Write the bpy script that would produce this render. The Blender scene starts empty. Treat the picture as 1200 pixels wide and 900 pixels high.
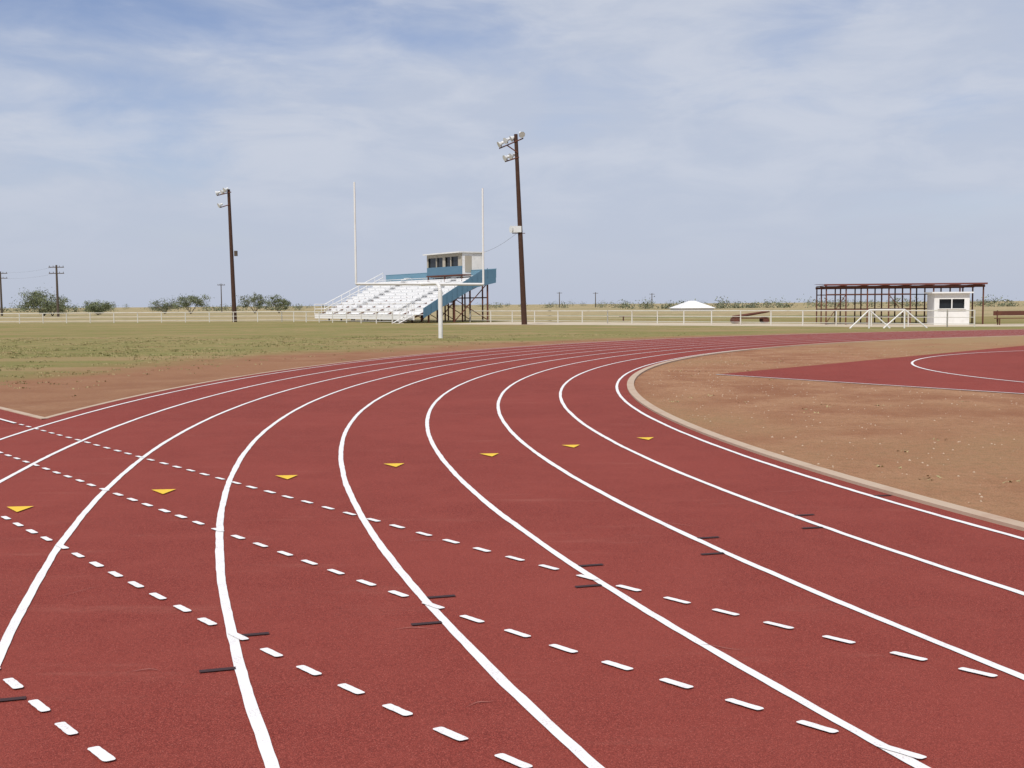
import bpy, math, random
from mathutils import Vector, Matrix, Euler, noise as mnoise
random.seed(7)
R=math.radians
scene=bpy.context.scene

# ------------------------------------------------------------------ helpers
class NT:
    def __init__(s,nt): s.nt=nt
    def n(s,t,**kw):
        nd=s.nt.nodes.new(t)
        for k,v in kw.items(): setattr(nd,k,v)
        return nd
    def link(s,a,b): s.nt.links.new(a,b)
    def setin(s,sock,v):
        if isinstance(v,bpy.types.NodeSocket): s.link(v,sock)
        else: sock.default_value=v
    def math(s,op,a,b=None,c=None,clamp=False):
        nd=s.n('ShaderNodeMath',operation=op,use_clamp=clamp)
        s.setin(nd.inputs[0],a)
        if b is not None: s.setin(nd.inputs[1],b)
        if c is not None: s.setin(nd.inputs[2],c)
        return nd.outputs[0]
    def ss(s,v,a,b):
        nd=s.n('ShaderNodeMapRange',interpolation_type='SMOOTHSTEP')
        s.setin(nd.inputs[0],v); nd.inputs[1].default_value=a; nd.inputs[2].default_value=b
        nd.inputs[3].default_value=0; nd.inputs[4].default_value=1
        return nd.outputs[0]
    def noise(s,vec,scale,detail=4,rough=.55,dist=0):
        nd=s.n('ShaderNodeTexNoise'); s.link(vec,nd.inputs['Vector'])
        nd.inputs['Scale'].default_value=scale; nd.inputs['Detail'].default_value=detail
        nd.inputs['Roughness'].default_value=rough; nd.inputs['Distortion'].default_value=dist
        return nd.outputs[0]
    def mix(s,f,a,b,mode='MIX'):
        nd=s.n('ShaderNodeMix',data_type='RGBA',blend_type=mode)
        s.setin(nd.inputs[0],f)
        for i,v in ((6,a),(7,b)):
            if isinstance(v,bpy.types.NodeSocket): s.link(v,nd.inputs[i])
            else: nd.inputs[i].default_value=(*v,1)
        return nd.outputs[2]
    def mapping(s,vec,scale=(1,1,1),loc=(0,0,0),rot=(0,0,0)):
        nd=s.n('ShaderNodeMapping'); s.link(vec,nd.inputs[0])
        nd.inputs['Scale'].default_value=scale; nd.inputs['Location'].default_value=loc
        nd.inputs['Rotation'].default_value=rot
        return nd.outputs[0]
def newmat(name,rough=.8,spec=.3):
    m=bpy.data.materials.new(name); m.use_nodes=True
    t=NT(m.node_tree); b=m.node_tree.nodes['Principled BSDF']
    b.inputs['Roughness'].default_value=rough
    b.inputs['Specular IOR Level'].default_value=spec
    return m,t,b
def bump(t,b,h,strength=.3,dist=.01):
    nd=t.n('ShaderNodeBump'); nd.inputs['Strength'].default_value=strength
    nd.inputs['Distance'].default_value=dist
    t.link(h,nd.inputs['Height']); t.link(nd.outputs[0],b.inputs['Normal'])
def pos(t): return t.n('ShaderNodeNewGeometry').outputs['Position']
def paint(name,col,var=.25,scale=3,rough=.6,metal=0,dirt=(.2,.15,.1)):
    m,t,b=newmat(name,rough)
    p=pos(t); n1=t.noise(p,scale,4,.6)
    c=t.mix(t.math('MULTIPLY',t.ss(n1,.45,.8),var),col,dirt)
    n2=t.noise(p,scale*9,2)
    c=t.mix(t.math('MULTIPLY',n2,.25),c,tuple(x*.6 for x in col))
    t.link(c,b.inputs['Base Color']); b.inputs['Metallic'].default_value=metal
    return m

class MB:
    def __init__(s): s.v=[];s.f=[];s.m=[]
    def face(s,idx,m=0): s.f.append(idx); s.m.append(m)
    def poly(s,pts,m=0):
        i=len(s.v); s.v+= [tuple(p) for p in pts]; s.face(list(range(i,i+len(pts))),m)
    def box(s,c,sz,m=0,rz=0,rot=None):
        M=(rot.to_matrix() if rot else Euler((0,0,rz)).to_matrix())
        i=len(s.v)
        for x in(-.5,.5):
            for y in(-.5,.5):
                for z in(-.5,.5):
                    s.v.append(tuple(Vector(c)+M@Vector((x*sz[0],y*sz[1],z*sz[2]))))
        for q in((0,1,3,2),(4,6,7,5),(0,4,5,1),(2,3,7,6),(0,2,6,4),(1,5,7,3)):
            s.face([i+k for k in q],m)
    def cyl(s,a,b,r0,r1=None,n=8,m=0,cap=True):
        if r1 is None: r1=r0
        a=Vector(a);b=Vector(b);d=(b-a).normalized()
        u=d.orthogonal().normalized(); w=d.cross(u)
        i=len(s.v)
        for c,r in((a,r0),(b,r1)):
            for k in range(n):
                t=2*math.pi*k/n
                s.v.append(tuple(c+(u*math.cos(t)+w*math.sin(t))*r))
        for k in range(n):
            k2=(k+1)%n; s.face([i+k,i+k2,i+n+k2,i+n+k],m)
        if cap:
            s.face([i+k for k in range(n)][::-1],m); s.face([i+n+k for k in range(n)],m)
    def tube(s,pts,r,n=8,m=0):
        for a,b in zip(pts,pts[1:]): s.cyl(a,b,r,r,n,m)
    def strip(s,A,B,m=0):
        i=len(s.v); n=len(A)
        s.v+=[tuple(p) for p in A]+[tuple(p) for p in B]
        for k in range(n-1): s.face([i+k,i+k+1,i+n+k+1,i+n+k],m)
    def build(s,name,mats,parent=None,loc=None,rz=0,smooth=False):
        me=bpy.data.meshes.new(name); me.from_pydata(s.v,[],s.f)
        for m in mats: me.materials.append(m)
        me.polygons.foreach_set('material_index',s.m)
        if smooth: me.polygons.foreach_set('use_smooth',[True]*len(s.f))
        me.update()
        o=bpy.data.objects.new(name,me); scene.collection.objects.link(o)
        if parent: o.parent=parent
        if loc: o.location=loc
        o.rotation_euler=(0,0,rz)
        return o
def empty(name,loc=(0,0,0),rz=0):
    e=bpy.data.objects.new(name,None); scene.collection.objects.link(e)
    e.location=loc; e.rotation_euler=(0,0,rz); e.empty_display_size=.5
    return e

# ------------------------------------------------------------------ layout constants (metres)
CX,CY,R0,W=38.53,18.31,36.62,1.07
def arc_path(r,z,step=.4,x_end=115):
    P=[(x_end,CY+r,z)]
    n=int(180/step)
    for k in range(n+1):
        a=R(90+180*k/n); P.append((CX+r*math.cos(a),CY+r*math.sin(a),z))
    P.append((x_end,CY-r,z)); return P
T=Vector((.635,-.772)).normalized(); Nn=Vector((-T.y,T.x))
def chute(s,n,z):   # s along the chute, n across
    dev=.0138*(s+5.6)**2 if s>-5.6 else 0
    p=T*s+Nn*(n+dev); return (p.x,p.y,z)

# ------------------------------------------------------------------ materials
def ground_material():
    m,t,b=newmat('ground_mat',.95,.1)
    p=pos(t); sep=t.n('ShaderNodeSeparateXYZ'); t.link(p,sep.inputs[0]); X,Y=sep.outputs[0],sep.outputs[1]
    dx=t.math('SUBTRACT',X,CX); dy=t.math('SUBTRACT',Y,CY)
    d=t.math('SQRT',t.math('ADD',t.math('MULTIPLY',dx,dx),t.math('MULTIPLY',dy,dy)))
    big=t.noise(p,.09,4,.6); mid=t.noise(p,.7,5,.65); fine=t.noise(p,9,5,.7); vf=t.noise(p,55,3,.7)
    # dirt
    dirt=t.mix(t.ss(mid,.35,.68),(.285,.128,.068),(.42,.235,.132))
    dirt=t.mix(t.ss(big,.4,.62),dirt,(.37,.19,.102))
    dirt=t.mix(t.math('MULTIPLY',t.ss(fine,.45,.7),.55),dirt,(.22,.092,.05))
    dirt=t.mix(t.math('MULTIPLY',t.ss(vf,.56,.72),.7),dirt,(.50,.35,.23))
    dirt=t.mix(t.math('MULTIPLY',t.ss(vf,.47,.33),.6),dirt,(.13,.06,.035))
    # grass
    gr=t.mix(t.ss(fine,.35,.68),(.165,.16,.05),(.34,.29,.12))
    gr=t.mix(t.math('MULTIPLY',t.ss(mid,.44,.68),.55),gr,(.41,.32,.155))
    gr=t.mix(t.math('MULTIPLY',t.ss(big,.42,.6),.6),gr,(.185,.19,.058))
    gr=t.mix(t.math('MULTIPLY',t.ss(vf,.5,.3),.5),gr,(.08,.075,.03))
    stripe=t.noise(t.mapping(p,(.05,.28,1),rot=(0,0,.1)),1,4,.6)
    gr=t.mix(t.math('MULTIPLY',t.ss(stripe,.5,.64),.6),gr,(.36,.245,.13))
    # wild field beyond the fence
    fld=t.mix(t.ss(mid,.3,.7),(.27,.21,.11),(.48,.38,.22))
    fs=t.noise(t.mapping(p,(.012,.06,1)),1,4)
    fld=t.mix(t.ss(fs,.5,.65),fld,(.20,.20,.09))
    fld=t.mix(t.math('MULTIPLY',t.ss(fine,.5,.75),.35),fld,(.15,.12,.06))
    far=t.ss(t.math('ADD',Y,t.math('MULTIPLY',mid,6)),118,124)
    gr=t.mix(far,gr,fld)
    w=t.math('ADD',t.math('MULTIPLY',t.math('SUBTRACT',big,.5),12),t.math('MULTIPLY',t.math('SUBTRACT',mid,.5),8))
    w=t.math('ADD',w,t.math('MULTIPLY',t.math('SUBTRACT',fine,.5),4))
    dw=t.math('ADD',t.math('SUBTRACT',d,45.5),w)
    dw=t.math('ADD',dw,t.math('MULTIPLY',t.math('SUBTRACT',Y,30),.16))
    grass_mask=t.ss(dw,2.2,8.5)
    patch=t.ss(t.math('ADD',mid,t.math('MULTIPLY',fine,.5)),.62,.95)
    patch=t.math('MULTIPLY',patch,t.math('SUBTRACT',1,far))
    gm=t.math('SUBTRACT',grass_mask,t.math('MULTIPLY',patch,.3),clamp=True)
    sh=t.mix(.45,dirt,(.25,.125,.07))
    outc=t.mix(gm,sh,gr)
    weeds=t.math('MULTIPLY',t.ss(t.math('ADD',big,t.math('MULTIPLY',fine,.4)),.66,.92),.45)
    inc=t.mix(weeds,dirt,(.27,.23,.11))
    # sparse dry grass on the far side of the infield
    fg=t.math('MULTIPLY',t.ss(t.math('ADD',Y,t.math('MULTIPLY',t.math('SUBTRACT',mid,.5),14)),36,50),.45)
    inc=t.mix(fg,inc,(.33,.26,.13))
    col=t.mix(t.math('LESS_THAN',d,37.5),outc,inc)
    t.link(col,b.inputs['Base Color'])
    h=t.math('ADD',t.math('MULTIPLY',fine,.6),t.math('MULTIPLY',vf,.4))
    bump(t,b,h,.8,.05)
    return m
def track_material():
    m,t,b=newmat('track_rubber',.88,.15)
    p=pos(t); g=t.noise(p,210,1,.6); g2=t.noise(p,75,2,.7); mid=t.noise(p,2.2,4,.6); big=t.noise(p,.25,4,.6)
    c=t.mix(t.ss(g,.3,.7),(.125,.020,.0155),(.325,.064,.046))
    c=t.mix(t.math('MULTIPLY',t.ss(g2,.48,.70),.5),c,(.10,.018,.014))
    c=t.mix(t.math('MULTIPLY',t.ss(g,.66,.74),.65),c,(.50,.22,.17))
    c=t.mix(t.math('MULTIPLY',t.ss(mid,.35,.75),.3),c,(.29,.068,.05))
    c=t.mix(t.math('MULTIPLY',t.ss(big,.4,.62),.4),c,(.275,.057,.042))
    sm=t.noise(t.mapping(p,(.5,3,1),rot=(0,0,.9)),1,5,.7)
    c=t.mix(t.math('MULTIPLY',t.ss(sm,.56,.76),.22),c,(.40,.16,.12))
    t.link(c,b.inputs['Base Color'])
    bump(t,b,g,.7,.004)
    return m
def line_material(name,col,wear=.5,under=(.30,.10,.08)):
    m,t,b=newmat(name,.75,.2)
    p=pos(t); g=t.noise(p,140,3,.75); mid=t.noise(p,6,4,.6)
    k=t.ss(t.math('ADD',g,t.math('MULTIPLY',mid,.35)),.74,.88)
    c=t.mix(t.math('MULTIPLY',k,wear),col,under)
    c=t.mix(t.math('MULTIPLY',mid,.25),c,tuple(x*.8 for x in col))
    t.link(c,b.inputs['Base Color']); bump(t,b,g,.3,.004)
    return m
M_ground=ground_material(); M_track=track_material()
M_line=line_material('white_line_paint',(.80,.79,.78),.65)
M_yel=line_material('yellow_paint',(.80,.52,.05),.5)
M_blk=line_material('black_tape',(.05,.028,.03),1.0,(.13,.03,.026))
M_scuff=line_material('scuff_mark',(.34,.14,.11),1.0,(.2,.05,.04))
M_conc=paint('kerb_concrete',(.50,.38,.28),.6,2,.9,dirt=(.36,.2,.13))
M_white=paint('white_pipe_paint',(.80,.79,.77),.2,2,.5)
M_fence=paint('weathered_white_pipe',(.66,.64,.58),.5,1.5,.6,dirt=(.42,.33,.24))
M_alum=paint('bench_aluminium',(.86,.86,.86),.1,1.2,.5,dirt=(.6,.6,.6))
M_foot=paint('footboard_aluminium',(.80,.80,.80),.2,1.2,.5,dirt=(.6,.6,.6))
M_blue=paint('blue_sheet_metal',(.095,.19,.275),.3,1.2,.5,dirt=(.15,.24,.32))
M_lblue=paint('light_blue_sheet',(.16,.31,.42),.3,1.2,.5,dirt=(.2,.3,.35))
M_rust=paint('rusty_steel',(.12,.045,.03),.5,3,.8,dirt=(.2,.08,.04))
M_roofr=paint('red_oxide_roof',(.16,.05,.04),.4,1,.7,dirt=(.22,.1,.07))
M_pole=paint('creosote_wood',(.065,.032,.022),.5,4,.9,dirt=(.11,.06,.04))
M_util=paint('weathered_wood',(.09,.07,.055),.5,4,.9)
M_tan=paint('tan_siding',(.42,.38,.31),.25,1,.8,dirt=(.4,.34,.25))
M_glass=paint('dark_glass',(.02,.025,.03),.1,1,.15)
M_lamp=paint('floodlight_enamel',(.75,.76,.76),.2,4,.35)
M_sand=paint('caliche_surface',(.56,.47,.35),.7,.35,.95,dirt=(.40,.31,.19))
M_bark=paint('mesquite_bark',(.12,.09,.07),.5,6,.95)
M_wire=paint('wire',(.12,.12,.12),.2)
def leaf_mat(name,a,b_):
    m,t,b=newmat(name,.7,.2)
    p=pos(t); n=t.noise(p,.9,3,.6)
    t.link(t.mix(t.ss(n,.3,.7),a,b_),b.inputs['Base Color']); return m
M_leaf1=leaf_mat('leaf_dark',(.075,.09,.05),(.115,.13,.07))
M_leaf2=leaf_mat('leaf_light',(.15,.175,.09),(.22,.24,.13))
M_far=leaf_mat('leaf_far',(.10,.115,.08),(.17,.18,.12))

# ------------------------------------------------------------------ ground, track, markings
g=MB(); S=4500
xs=[-S,-400,-100,-30,0,30,80,200,800,S]; ys=[-300,-60,-10,10,40,80,130,300,1000,S]
for i in range(9):
    for j in range(9):
        g.poly([(xs[i],ys[j],0),(xs[i+1],ys[j],0),(xs[i+1],ys[j+1],0),(xs[i],ys[j+1],0)])
g.build('ground',[M_ground])

ch=MB()
A=[chute(s,4.95,.004) for s in [-70,-40,-25,-18,-14,-10]]; B=[chute(s,-6,.004) for s in [-70,-40,-25,-18,-14,-10]]
ch.strip(B,A); ch.build('track_chute_surface',[M_track])
tr=MB(); tr.strip(arc_path(36.42,.008),arc_path(45.50,.008)); tr.build('running_track',[M_track])
kb=MB()
def kerb(mb,Pin,Pout,h):
    top=[Vector((a[0],a[1],h)) for a in Pin]; top2=[Vector((a[0],a[1],h)) for a in Pout]
    b1=[Vector((a[0],a[1],-.05)) for a in Pin]; b2=[Vector((a[0],a[1],-.05)) for a in Pout]
    mb.strip(top,top2); mb.strip(b1,top); mb.strip(top2,b2)
kerb(kb,arc_path(36.28,0),arc_path(36.42,0),.035)
kb.build('inner_kerb',[M_conc])
kb=MB()
P1=[p for p in arc_path(45.50,0) if p[1]>CY-8 and (p[0]*Nn.x+p[1]*Nn.y)>4.95 ]
P2=[(CX+(p[0]-CX)*45.60/45.5 if p[0]<CX else p[0],CY+(p[1]-CY)*45.60/45.5,0) for p in P1]
kerb(kb,P1,P2,.012)
cs=[-70,-50,-30,-22,-17.0]
kerb(kb,[chute(s,4.95,0) for s in cs],[chute(s,5.06,0) for s in cs],.014)
kb.build('outer_edging',[M_conc])

ln=MB(); lw=.05
def jit(P,seed):
    out=[]
    for p in P:
        k=mnoise.noise(Vector((p[0]*1.3,p[1]*1.3,seed)))*.006+mnoise.noise(Vector((p[0]*7,p[1]*7,seed)))*.004
        out.append(((p[0]+k),(p[1]+k*.5),p[2]))
    return out
for k in range(9):
    r=R0+k*W
    ln.strip(jit(arc_path(r-lw/2,.013,.1),k),jit(arc_path(r+lw/2,.013,.1),k+.5))
ln.build('lane_lines',[M_line])

ds=MB()
def dash(s0,s1,n,w=.043):
    L=[];Rr=[]
    w*=random.uniform(.92,1.08)
    for f,e in ((0,.6),(.03,.9),(.08,1),(.2,.97),(.35,1.02),(.5,.98),(.65,1),(.8,1.03),(.92,1),(.97,.85),(1,.55)):
        s=s0+(s1-s0)*f
        L.append(chute(s,n-e*w/2+random.uniform(-.001,.001),.017)); Rr.append(chute(s+.004,n+e*w/2+random.uniform(-.001,.001),.017))
    ds.strip(L,Rr)
for n,sa,sb in ((4.48,-16.4,-1.6),(3.42,-16.5,-1.0),(2.36,-16,-1.6),(1.30,-16,-2.4)):
    s=sa
    while s<sb:
        j=random.uniform(-.01,.01)
        dash(s+j,s+.165+j+random.uniform(-.008,.008),n+random.uniform(-.004,.004)); s+=.34
ds.build('dashed_chute_markings',[M_line])
sl=MB()
ss_=[-70,-50,-30,-20,-16.6]
sl.strip([chute(s,4.45,.017) for s in ss_],[chute(s,4.50,.017) for s in ss_])
sl.build('chute_lane_line',[M_line])

def polar(phi,r,z): a=R(180+phi); return (CX+r*math.cos(a),CY+r*math.sin(a),z)
ty=MB()
for k in range(8):
    kk=k+.5; r=R0+kk*W; ph=7.3+.79*kk
    x,y,_=polar(ph,r,0); w=.108
    x-=.05*max(0,2.5-kk)
    sk=(kk-2)*.012
    ty.poly([(x-w-sk,y+.10,.017),(x+.03,y-.14,.017),(x+w-sk,y+.12,.017)])
ty.build('yellow_exchange_triangles',[M_yel])
tb=MB()
for k in range(8):
    a1={0:15.0,1:15.9,2:16.7,3:17.45,4:18.06,5:18.6,6:19.4,7:20}[k]
    for ph,o in ((a1,.10),(a1-.68,-.10)):
        if k==0 and o>0: continue
        r=R0+k*W+o; w=.080; h=.018/r/math.pi*180
        La=[polar(ph-h,r-w,.0148),polar(ph-h-.01,r+w,.0148)]; Lb=[polar(ph+h,r-w,.0148),polar(ph+h-.01,r+w,.0148)]
        tb.strip(La,Lb)
tb.build('black_tape_marks',[M_blk])
sc=MB()
for x,y,a,L in ((-.62,5.5,.1,.22),(-1.75,4.9,-.1,.15),(-.75,7.6,.05,.25),(-3.9,7.2,.4,.3),(.9,5.2,-.3,.2),(-.2,4.4,.7,.15),(2.2,9.5,.2,.4),(1.1,8.2,-.5,.3),(-2.6,6.2,.9,.25)):
    A=[];B=[]
    for k in range(8):
        f=k/7; px=x+L*f*math.cos(a); py=y+L*f*math.sin(a)+.02*math.sin(f*5+x)
        A.append((px,py,.0145)); B.append((px,py+.007*(1-abs(2*f-1))+.001,.0145))
    sc.strip(A,B)
sc.build('scuff_marks',[M_scuff])

# high-jump apron
ap=MB()
c0=Vector((4.69,25.4)); e1=Vector((4.37,-5.95)).normalized(); e2=Vector((14.2,15.2)).normalized()
def apn(a,b,z): q=c0+e1*a+e2*b; return (q.x,q.y,z)
ap.poly([apn(0,0,.006),apn(22,0,.006),apn(22,30,.006),apn(0,30,.006)])
ap.build('high_jump_apron',[M_track])
al=MB()
al.poly([apn(.0,0,.012),apn(22,0,.012),apn(22,.06,.012),apn(0,.06,.012)])
aa=[];bb=[]
for k in range(80):
    a=R(95+k*2.2); 
    aa.append((22.2+12.2*math.cos(a),25.3+12.2*math.sin(a),.012)); bb.append((22.2+12.26*math.cos(a),25.3+12.26*math.sin(a),.012))
al.strip(aa,bb); al.build('apron_lines',[M_line])
rd=MB(); rd.poly([(-7,94,.004),(6,86,.004),(25,71.5,.004),(60,69,.004),(60,78,.004),(30,79,.004),(12,95,.004),(0,106,.004)]); rd.build('caliche_path',[M_sand])

# pebbles & tufts
def in_apron(x,y):
    rel=Vector((x,y))-c0; den=e1.x*e2.y-e1.y*e2.x
    a_=(rel.x*e2.y-rel.y*e2.x)/den; b_=(e1.x*rel.y-e1.y*rel.x)/den
    return a_>-.1 and b_>-.1
pb=MB()
for i in range(3200):
    a=R(random.uniform(140,215)); r=random.uniform(22,36.1)
    x,y=CX+r*math.cos(a),CY+r*math.sin(a)
    if y<2 or in_apron(x,y): continue
    z=random.uniform(.004,.013)
    i0=len(pb.v); rr=z*random.uniform(.8,1.6)
    for k in range(5):
        t_=k*1.2566+random.uniform(-.2,.2); pb.v.append((x+rr*math.cos(t_),y+rr*math.sin(t_),0))
    pb.v.append((x+random.uniform(-.3,.3)*rr,y,z))
    for k in range(5): pb.face([i0+k,i0+(k+1)%5,i0+5],0)
pb.build('pebbles',[M_conc])
def tufts(name,n,gen,mats,hr=(.04,.11)):
    tf=MB()
    for c in range(n):
        p=gen()
        if p is None: continue
        m=random.choice(range(len(mats)))
        for k in range(6):
            a=random.uniform(0,6.28); h=random.uniform(*hr); w=random.uniform(.008,.018); l=random.uniform(.01,.06)
            x=p[0]+random.uniform(-.1,.1); y=p[1]+random.uniform(-.1,.1)
            tf.poly([(x-w*math.sin(a),y+w*math.cos(a),0),(x+w*math.sin(a),y-w*math.cos(a),0),(x+l*math.cos(a),y+l*math.sin(a),h)],m)
    return tf.build(name,mats)
M_g1=leaf_mat('dry_grass',(.30,.25,.12),(.42,.34,.17)); M_g2=leaf_mat('green_grass',(.14,.15,.05),(.23,.22,.08))
def gen_out():
    y=random.uniform(15,60); x=random.uniform(-.5*y,.25*y)
    d=math.hypot(x-CX,y-CY)-45.7
    if d<.3 or x*Nn.x+y*Nn.y<5.3: return None
    if d<9 and random.random()>(d/10)**2+.02: return None
    if mnoise.noise(Vector((x*.35,y*.35,9)))<-.1: return None
    return x,y
tufts('grass_tufts',17000,gen_out,[M_g1,M_g2],(.012,.045))
def gen_in():
    a=R(random.uniform(130,215)); r=random.uniform(20,36)
    x,y=CX+r*math.cos(a),CY+r*math.sin(a)
    if mnoise.noise(Vector((x*.25,y*.25,3)))<.1 or in_apron(x,y): return None
    return x,y
tufts('infield_weeds',700,gen_in,[M_g1],(.010,.024))

# ------------------------------------------------------------------ goal post
gp=empty('football_goal_post',(-3.53,54.9,0))
m=MB(); m.cyl((0,0,0),(0,0,2.35),.11,.11,12)
ux=Vector((math.cos(R(28)),math.sin(R(28)),0)); un=Vector((-math.sin(R(28)),math.cos(R(28)),0))
H=2.72; neck=[]
for k in range(9):
    a=R(90*k/8); rr=.45
    neck.append(Vector((0,0,H-rr))+un*(rr*(1-math.cos(a)))+Vector((0,0,rr*math.sin(a))))
m.tube([Vector((0,0,2.3))]+neck+[un*2.3+Vector((0,0,H))],.09,10)
cc=un*2.3+Vector((0,0,H))
m.build('post_and_gooseneck',[M_white],gp)
m=MB(); m.cyl(cc-ux*3.55,cc+ux*3.55,.07,.07,10)
for s_ in(-1,1): m.cyl(cc+ux*3.55*s_,cc+ux*3.55*s_+Vector((0,0,7.75-H)),.055,.045,8)
m.build('crossbar_and_uprights',[M_white],gp)

# ------------------------------------------------------------------ light poles
def floodlight(mb,p,aim,s=1.0):
    p=Vector(p); aim=Vector(aim).normalized()
    mb.cyl(p,p+aim*.28*s,.10*s,.26*s,14,1,cap=False)
    mb.cyl(p-aim*.18*s,p,.11*s,.12*s,12,1)
    mb.cyl(p+aim*.281*s,p+aim*.285*s,.245*s,.245*s,14,2)
    mb.cyl(p-Vector((0,0,.32*s)),p-Vector((0,0,.05)),.03,.03,6,0)
def light_pole(loc,h,lean,lamps,arms,speaker=False,box=False):
    e=empty('stadium_light_pole',loc)
    top=Vector((lean,0,h))
    m=MB(); m.cyl((0,0,-.2),top,.24,.15,12); m.build('pole_shaft',[M_pole],e)
    m=MB()
    for a,b in arms: m.cyl(a,b,.05,None,6,0)
    for p,aim in lamps: floodlight(m,p,aim,1.0)
    m.build('floodlights',[M_rust,M_lamp,M_foot],e)
    if speaker:
        m=MB(); z=7.7
        m.box((-.62,-.1,z),(.75,.5,.5),1,.25); m.cyl((-.95,-.25,z),(-1.05,-.3,z),.22,.30,12,1)
        m.cyl((.1,0,z-.32),(-.95,-.1,z-.32),.03,.03,5,0)
        m.build('loudspeaker',[M_rust,M_lamp],e)
    if box:
        m=MB(); m.box((.32,-.1,7.2),(.3,.3,.55),0); m.build('transformer_box',[M_util],e)
    return e
light_pole((1.05,90,0),15.3,-.60,
  [((-1.75,-.3,14.55),(-.8,-.3,-.45)),((-1.25,-.2,14.85),(-.7,-.5,-.4)),((-.75,.1,15.05),(-.8,-.2,-.4)),((-.2,-.3,15.3),(.3,-.7,-.4)),((-1.3,-.3,13.45),(-.8,-.4,-.4)),((-.85,.2,13.65),(-.6,-.5,-.4))],
  [((-1.95,-.15,14.15),(0,-.15,14.95)),((-1.5,-.15,13.1),(-.35,-.15,13.45)),((-1.3,-.15,14.4),(-.45,-.15,13.8))],speaker=True)
light_pole((-29.3,117,0),13.9,-.30,
  [((-1.3,-.3,13.55),(-.9,-.2,-.3)),((-.85,.2,13.7),(-.7,-.5,-.3)),((-.45,-.3,13.9),(-.6,-.5,-.4)),((-1.1,-.2,12.3),(-.7,-.5,-.4))],
  [((-1.5,-.15,13.25),(0,-.15,13.6)),((-1.2,-.15,12.0),(-.2,-.15,12.3))],box=True)
def utility_pole(loc,h,arms=(.4,),L=2.4,ang=.3,r=.14):
    e=MB(); e.cyl((0,0,-.3),(0,0,h),r*1.2,r*.8,8)
    for a in arms:
        e.box((0,-.15,h-a),(L,.12,.14),0,0)
        for x in(-.45,-.2,.2,.45): e.cyl((x*L,-.15,h-a+.06),(x*L,-.15,h-a+.3),.06,.04,6)
    e.build('utility_pole',[M_util],None,loc,ang)
utility_pole((-82,200,0),9.3,(.4,1.5),2.6,.2,.2)
utility_pole((-106,230,0),9.2,(.4,1.4),2.8,.2,.2)
utility_pole((-78.6,300,0),7.8,(.4,),2,.5)
for x,y,h in((21.7,500,7),(38,500,6.8),(63.5,500,6.2)): utility_pole((x,y,0),h,(.5,),2.4,.2,.2)

# ------------------------------------------------------------------ fences
def pipe_fence(name,pts,h=1.05,sp=2.6,rails=(1.05,.62,.2),r=.035):
    m=MB()
    for a,b in zip(pts,pts[1:]):
        a=Vector((*a,0));b=Vector((*b,0));L=(b-a).length;n=max(1,round(L/sp))
        for i in range(n+1):
            q=a.lerp(b,i/n)+Vector((0,0,0)); m.cyl(q-Vector((0,0,.1)),q+Vector((0,0,h+.04)),r*1.3,r*1.3,6)
        for z in rails:
            m.cyl(a+Vector((0,0,z)),b+Vector((0,0,z)),r if z==rails[0] else r*.6,None,5)
    return m.build(name,[M_fence])
pipe_fence('pipe_fence',[(-150,127),(-60,118),(-24,115.5),(-10.6,98.2)],r=.042)
pipe_fence('pipe_fence',[(-3.9,104),(8,92),(28,71),(29.5,70.4)],r=.036)
pipe_fence('pipe_fence',[(33.2,70),(70,69.5)],r=.036)
gt=MB()
def P3(x,z,y=68.6): return (x,y,z)
for a,b in (((21.0,0),(22.2,1.15)),((22.2,1.15),(23.5,0)),((22.2,1.15),(24.4,1.15)),((24.4,1.15),(25.8,0)),((23.1,0),(24.4,1.15)),((22.2,0),(22.2,1.15)),((24.4,0),(24.4,1.15))):
    gt.cyl(P3(*a),P3(*b),.045,None,6)
gt.build('braced_pipe_gate',[M_white])

# ------------------------------------------------------------------ grandstand
gs=empty('grandstand',(-8.8,100,0),math.atan2(.534,.847))
Ls=23.6; D=8.3; z0=.80; z1=4.25; N=11; td=(D-1.2)/N; rs=(z1-z0)/N
m=MB()
m.box((.6,Ls/2,z0-.03),(1.2,Ls,.06),1)
m.box((.03,Ls/2,z0-.3),(.03,Ls-.1,.42),0)
for i in range(N):
    d0=1.2+i*td; z=z0+(i+1)*rs
    m.box((d0+td*.55,Ls/2,z-.02),(td*.88,Ls,.05),1)      # footboard
    m.box((d0+.012,Ls/2,z-rs/2-.03),(.02,Ls,rs*.86),0)     # riser
    m.box((d0+.16,Ls/2,z+.16),(.27,Ls-.3,.045),0)          # bench plank
    for k in range(10):
        m.box((d0+.16,.4+k*(Ls-.8)/9,z+.07),(.05,.05,.13),1)
m.build('benches',[M_alum,M_foot],gs)
m=MB()
for yy in (6.3,17.3):
    for i in range(N*2):
        m.box((1.2+i*td/2+.15,yy,z0+(i+1)*rs/2+.26),(.30,1.1,.05),0)
m.build('aisle_steps',[M_foot],gs)
m=MB()
for k in range(8):
    y=.25+k*(Ls-.5)/7
    m.cyl((.2,y,z0-.25),(D,y,z1-.25),.09,None,6)
    for d in (1.6,4.3,7.9):
        zt=z0-.25+(z1-z0)*max(0,(d-.2))/(D-.2); m.cyl((d,y,-.1),(d,y,zt),.09,None,6)
    m.cyl((4.3,y,.1),(7.9,y,z1-.6),.05,None,5); m.cyl((4.3,y,2.2),(7.9,y,.2),.04,None,5)
for d,z in((7.9,2.3),(4.3,1.9)): m.cyl((d,.2,z),(d,Ls-.2,z),.06,None,5)
m.build('steel_frame',[M_rust],gs)
m=MB()
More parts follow.
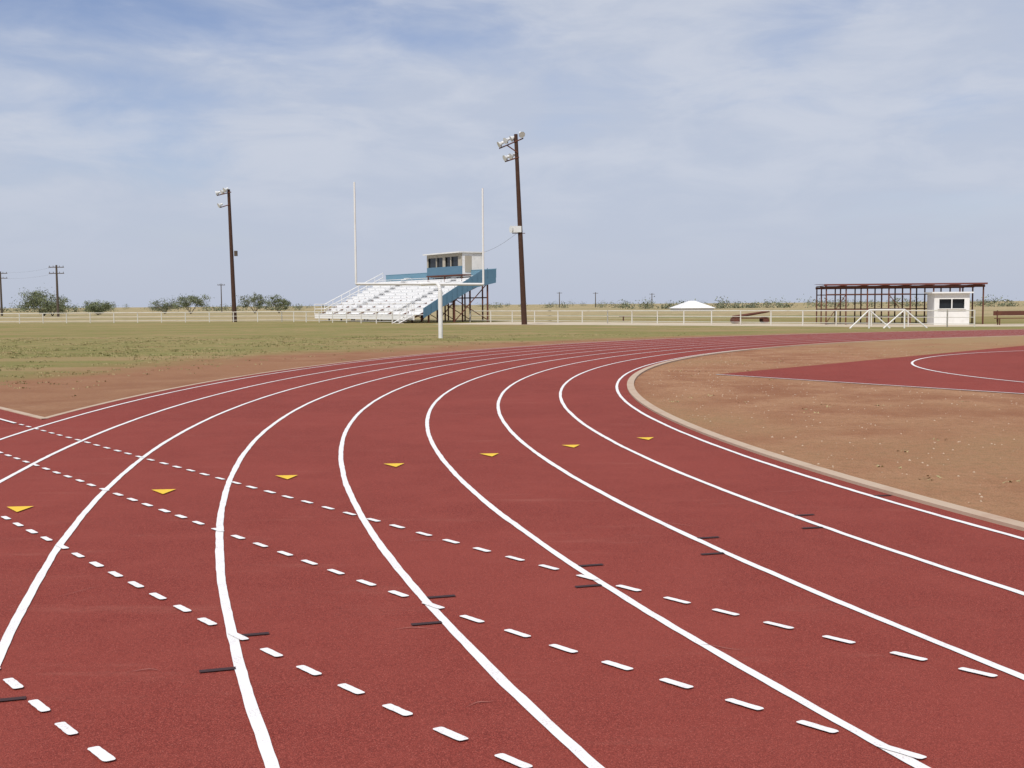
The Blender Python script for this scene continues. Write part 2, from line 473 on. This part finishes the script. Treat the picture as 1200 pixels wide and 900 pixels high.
def skirt(y,th):
    prof=[(.9,z0+.55),(D-1.2,z1+.62),(D+.35,z1+.72),(D+.35,z1-.55),(D-2,z1-1.05),(.9,z0-.35)]
    a=[(d,y,z) for d,z in prof]; b=[(d,y+th,z) for d,z in prof]
    m.poly(a,0); m.poly(b[::-1],0)
    for i in range(6): j=(i+1)%6; m.poly([a[j],a[i],b[i],b[j]],0)
skirt(-.08,.05)
for k in range(13):
    d=1.1+k*.55; zt=z0+.55+(z1+.1-z0)*(d-.9)/(D-1.9)
    m.box((d,-.1,zt-.5),(.05,.04,.9),0)
m.build('side_skirt',[M_blue],gs)
m=MB()
m.box((D+.38,Ls/2,z1+.32),(.05,Ls+.1,.8),0)
m.box((D+.38,Ls/2,z1+.75),(.09,Ls+.2,.06),0)
m.build('back_wall',[M_lblue],gs)
m=MB()
for zz in (.5,1.0):
    m.cyl((.05,.6,z0+zz),(.05,Ls,z0+zz),.03,None,5)
    m.tube([(.05,Ls+.05,z0+zz),(1.2,Ls+.05,z0+zz),(D,Ls+.05,z1+zz)],.045,5)
    m.tube([(.05,.0,z0+zz),(1.0,.0,z0+zz)],.03,5)
for k in range(13): m.cyl((.05,.6+k*(Ls-.6)/12,z0-.3),(.05,.6+k*(Ls-.6)/12,z0+1),.03,None,5)
for k in range(8):
    d=1.2+k*(D-1.2)/7; z=z0+(z1-z0)*(d-1.2)/(D-1.2); m.cyl((d,Ls+.05,z-.2),(d,Ls+.05,z+1),.035,None,5)
m.build('guard_rails',[M_white],gs)
m=MB()
for k in range(4): m.box((.1-.35-.28*k,.9,z0-.2*(k+1)),(.30,1.3,.05),0)
for yy in(.25,1.55):
    m.cyl((.1,yy,z0-.05),(-1.4,yy,0.02),.05,None,5); m.cyl((.1,yy,z0+.95),(-1.4,yy,.95),.035,None,5)
    for d,z in((.1,z0),(-.65,.45),(-1.4,0)): m.cyl((d,yy,z-.02),(d,yy,z+.95),.035,None,5)
m.build('access_stairs',[M_white],gs)
pbx=empty('press_box',(D-.7,4.6,0)); pbx.parent=gs
Lp=7.2; Dp=2.5; zb=z1+.35; zt=6.7
m=MB()
m.box((Dp/2,Lp/2,zb-.05),(Dp+.1,Lp+.1,.12),3)
m.box((.04,Lp/2,zb+.42),(.08,Lp,.82),1)
m.box((.04,Lp/2,zt-.16),(.08,Lp,.32),2)
wz0,wz1=zb+.83,zt-.32
for yy,ww in ((.35,.7),(2.2,.12),(3.6,.5),(5.2,.1),(Lp-.12,.24)):
    m.box((.04,yy,(wz0+wz1)/2),(.08,ww,wz1-wz0),2)
m.box((.16,Lp/2,(wz0+wz1)/2),(.02,Lp-.2,wz1-wz0+.06),4)
m.box((Dp-.04,Lp/2,(zb+zt)/2),(.08,Lp,zt-zb-.01),2)
for yy in(.04,Lp-.04): m.box((Dp/2,yy,(zb+zt)/2),(Dp-.17,.08,zt-zb-.01),0)
m.box((Dp/2-.5,-.012,zb+1.0),(.75,.03,1.6),2)
m.box((Dp/2-.15,Lp/2,zt+.06),(Dp+.5,Lp+.3,.11),0)
m.build('press_box_shell',[M_white,M_blue,M_tan,M_rust,M_glass],pbx)
m=MB()
for d in(.1,Dp-.1):
    for y in(.1,Lp/2,Lp-.1): m.cyl((d,y,-.1),(d,y,zb-.12),.08,None,6)
m.build('press_box_columns',[M_rust],pbx)

# ------------------------------------------------------------------ pavilion
pv=empty('steel_frame_pavilion',(23.05,81,0),R(-9))
m=MB(); Wp=10.9; Dp=6.0; Hp=2.75
xsn=[0,1.4,2.9,4.4,5.9,7.5,9.3,Wp]
for y in (0,Dp/2,Dp):
    for x in xsn: m.box((x,y,(Hp-.1)/2),(.09,.09,Hp-.1))
    m.box((Wp/2,y,Hp-.02),(Wp+.2,.12,.16))
for x in xsn: m.box((x,Dp/2,Hp+.10),(.08,Dp+.4,.06))
for z in(1.1,2.2):
    m.box((xsn[4]/2,-.02,z),(xsn[4],.06,.07)); m.box((Wp/2,Dp+.02,z),(Wp,.06,.07))
m.box((Wp/2,Dp+.02,.5),(Wp,.06,.07))
for x in xsn[:5]: m.box((x+.02,Dp/2,1.1),(.05,Dp,.06))
m.cyl((0,0,.1),(1.4,0,2.2),.03,None,5); m.cyl((5.9,0,.1),(4.4,0,2.2),.03,None,5)
m.build('frame',[M_rust],pv)
m=MB()
nn=60
A=[];B=[]
for k in range(nn+1):
    x=-.2+(Wp+.4)*k/nn; z=Hp+.16+(.02 if k%2 else 0); A.append((x,-.3,z)); B.append((x,Dp+.3,z+.10))
m.strip(A,B); A2=[(x,y,z+.025) for x,y,z in A];B2=[(x,y,z+.025) for x,y,z in B]
m.strip(A2,B2); m.box((Wp/2,-.32,Hp+.15),(Wp+.4,.03,.12)); m.build('roof',[M_roofr],pv)
h=empty('concession_hut',(29.55,77.3,0),R(-9))
m=MB(); w=2.35;d=2.2;H=2.2
m.box((w/2,.05,.55),(w,.1,1.1),0); m.box((w/2,.05,H-.2),(w,.1,.4),0)
for x in(.17,w-.17): m.box((x,.05,(1.1+H-.4)/2),(.34,.1,H-1.5),0)
m.box((w/2,.02,1.12),(w-.5,.3,.05),0)
m.box((w/2,.25,1.45),(w-.6,.03,.85),1)
m.box((w/2,.04,(1.15+H-.4)/2),(.07,.08,H-1.56),0)
m.box((.05,d/2+.05,H/2),(.1,d-.1,H-.004),0); m.box((w-.05,d/2+.05,H/2),(.1,d-.1,H-.004),0); m.box((w/2,d+.05,H/2),(w,.1,H),0)
m.box((w/2,d/2,H+.05),(w+.4,d+.5,.1),2)
m.build('hut_shell',[M_white,M_glass,M_foot],h)

def bench(name,loc,rz,L=2.4,mat=M_rust,back=False):
    m=MB(); m.box((0,0,.45),(L,.3,.05)); 
    for x in(-L*.4,L*.4):
        m.box((x,-.12,.21),(.06,.06,.42)); m.box((x,.12,.21),(.06,.06,.42))
        if back: m.box((x,.2,.6),(.06,.05,.8))
    if back: m.box((0,.24,.8),(L,.04,.3))
    m.build(name,[mat],None,loc,rz)
bench('wooden_bench',(12,103,0),.1,4,M_rust,False)
bench('wooden_bench',(34.5,76,0),.1,2.6,M_rust,True)
m=MB()
m.cyl((0,0,.5),(3.0,0,.95),.13,.08,8)
m.box((1.4,0,.42),(2.8,1.0,.08)); 
for x in(.2,2.6):
    m.cyl((x,-.5,.25),(x,.5,.25),.25,.25,12)
m.build('flatbed_trailer',[M_rust],None,(17.6,88,0),.1)
m=MB(); 
b=[(-4.2,-4,.5),(4.2,-4,.5),(4.2,4,.5),(-4.2,4,.5)]; t1=[(-.7,0,2.15),(.7,0,2.15)]
m.poly([b[0],b[1],t1[1],t1[0]]);m.poly([b[2],b[3],t1[0],t1[1]]);m.poly([b[1],b[2],t1[1]]);m.poly([b[3],b[0],t1[0]])
m.box((0,0,.25),(7.6,7.2,.49),0)
m.build('white_shed',[M_white],None,(40.8,250,0),.2)

# ------------------------------------------------------------------ trees
def tree(loc,h,w,nleaf=1500,name='mesquite_tree'):
    e=empty(name,loc)
    m=MB(); L=MB()
    ends=[]
    for k in range(6):
        a=k*1.047+random.uniform(-.4,.4)
        p0=Vector((0,0,0)); p1=Vector((math.cos(a)*.12*w,math.sin(a)*.12*w,h*.25)); p2=Vector((math.cos(a)*.3*w,math.sin(a)*.3*w,h*random.uniform(.4,.72)))
        m.cyl(p0,p1,.035*h*.5,.026*h*.5,6); m.cyl(p1,p2,.022*h*.5,.012*h*.5,6)
        for q in range(6):
            p3=p2+Vector((random.uniform(-.24,.24)*w,random.uniform(-.24,.24)*w,random.uniform(-.25,.28)*h)); m.cyl(p1.lerp(p2,.6),p3,.012*h*.5,.005*h,5); ends.append(p3)
        ends.append(p2)
    for c in ends:
        rr=random.uniform(.06,.13)*w; mi=0 if random.random()<.4 else 1
        for i in range(int(nleaf*random.uniform(.3,1.2)/len(ends))):
            v=Vector((random.gauss(0,1),random.gauss(0,1),random.gauss(0,.65)))*rr*.7
            q=c+v
            if q.z<.05*h: continue
            s=random.uniform(.05,.13); n=Vector((random.uniform(-1,1),random.uniform(-1,1),random.uniform(-1,1))).normalized()
            u=n.orthogonal().normalized()*s; ww=n.cross(u)
            L.poly([q-u-ww*.5,q+u-ww*.6,q+u*.8+ww*.6,q-u+ww*.5],mi if random.random()<.75 else 1-mi)
    m.build('trunk',[M_bark],e); L.build('foliage',[M_leaf1,M_leaf2],e)
tree((-93,220,0),5.2,9.5,9000)
tree((-88,212,0),3.5,5,3000)
tree((-86,230,0),3.0,6,3000)
tree((-93,250,0),2.9,6,2500)
tree((-80,255,0),3.0,6,2500)
tree((-72.5,250,0),4.4,7,4500)
tree((-58,250,0),4.5,6,3800)
tree((-51.5,245,0),4.0,4.5,3000)
tree((-34.5,270,0),3.2,4,1600)
dt=MB()
def clump(x,y,w,h,n):
    for i in range(n):
        q=Vector((x+random.gauss(0,w*.35),y+random.gauss(0,w*.3),abs(random.gauss(h*.35,h*.28))))
        s=random.uniform(.10,.28); nrm=Vector((random.uniform(-1,1),random.uniform(-1,1),random.uniform(-1,1))).normalized()
        u=nrm.orthogonal().normalized()*s; ww=nrm.cross(u)
        dt.poly([q-u-ww*.5,q+u-ww*.5,q+u+ww*.5,q-u+ww*.5],0 if random.random()<.65 else 1)
def row(u0,u1,dist,h,step,dens=1):
    x=(u0-600)/1290*dist; x1=(u1-600)/1290*dist
    while x<x1:
        if random.random()<dens:
            hh=h*random.uniform(.4,1.2); clump(x,dist+random.uniform(-20,20),random.uniform(3,7),hh,150)
        x+=step*random.uniform(.5,1.5)
row(735,960,330,3.0,3.0,.85); row(1145,1330,300,2.8,2.8,.8); row(-120,360,420,3.2,5.0,.65); row(560,740,450,2.2,7,.55)
row(960,1150,360,2.6,3.8,.8); row(-200,1400,800,4.0,8,.8)
dt.build('distant_trees',[M_far,M_leaf2])
wi=MB()
def wire(a,b,sag,r=.02):
    a=Vector(a);b=Vector(b);P=[]
    for k in range(17):
        f=k/16; P.append(a.lerp(b,f)-Vector((0,0,4*sag*f*(1-f))))
    wi.tube(P,r,4)
wire((.85,90,7.7),(-4.2,110.5,6.6),.5,.010)
for z in(9.1,7.9):
    wire((-82,200,z),(-106,230,z),.5,.010); wire((-106,230,z),(-190,330,z),1,.010)
wi.build('overhead_wires',[M_wire])

# ------------------------------------------------------------------ world + sun
SE,AZ=R(52),R(202)   # azimuth clockwise from +Y
sd=Vector((math.sin(AZ)*math.cos(SE),math.cos(AZ)*math.cos(SE),math.sin(SE)))
w=bpy.data.worlds.new('World'); scene.world=w; w.use_nodes=True
t=NT(w.node_tree); bg=w.node_tree.nodes['Background']
sky=t.n('ShaderNodeTexSky',sky_type='NISHITA'); sky.sun_disc=False; sky.sun_elevation=SE; sky.sun_rotation=AZ
sky.air_density=1.0; sky.dust_density=.9; sky.ozone_density=3.0
tc=t.n('ShaderNodeTexCoord').outputs['Generated']
sp=t.n('ShaderNodeSeparateXYZ'); t.link(tc,sp.inputs[0])
n1=t.noise(t.mapping(tc,(1.5,1.5,5.0),(2.1,.9,.55),(0,.12,0)),1.5,4,.45,.4)
n2=t.noise(t.mapping(tc,(3,3,10),(4,2,1),(0,.16,0)),2.6,6,.58,.4)
nn_=t.math('ADD',t.math('MULTIPLY',n1,.75),t.math('MULTIPLY',n2,.25))
mask=t.ss(nn_,.30,.54)
hz=t.ss(sp.outputs[2],.24,.0)
mask=t.math('MAXIMUM',t.math('MULTIPLY',mask,.93),t.math('MULTIPLY',hz,.94))
skc=t.mix(1,sky.outputs[0],(1.25,1.10,1.16),'MULTIPLY')
cc_=t.mix(t.ss(n2,.38,.68),(5.1,5.65,6.85),(5.95,6.35,7.3))
cc_=t.mix(t.ss(sp.outputs[2],.16,.0),cc_,(5.0,5.5,6.7))
col=t.mix(mask,skc,cc_)
t.link(col,bg.inputs[0]); bg.inputs[1].default_value=.10
sl_=bpy.data.lights.new('sun','SUN'); sl_.energy=3.5; sl_.angle=R(.53); sl_.color=(1,.95,.87)
so=bpy.data.objects.new('sun',sl_); scene.collection.objects.link(so)
so.rotation_euler=sd.to_track_quat('Z','Y').to_euler()

# ------------------------------------------------------------------ camera
cam=bpy.data.cameras.new('camera'); co=bpy.data.objects.new('camera',cam); scene.collection.objects.link(co)
cam.sensor_width=36; cam.lens=1293/1200*36; cam.clip_end=9000; cam.clip_start=.05
pit=math.atan((450-356.54)/1293.)
Mx=Matrix.Rotation(math.pi/2-pit,4,'X')@Matrix.Rotation(-.0072,4,'Z')
co.matrix_world=Matrix.Translation((0,0,1.656))@Mx
scene.camera=co
scene.view_settings.view_transform='Standard'; scene.view_settings.look='None'; scene.view_settings.exposure=0
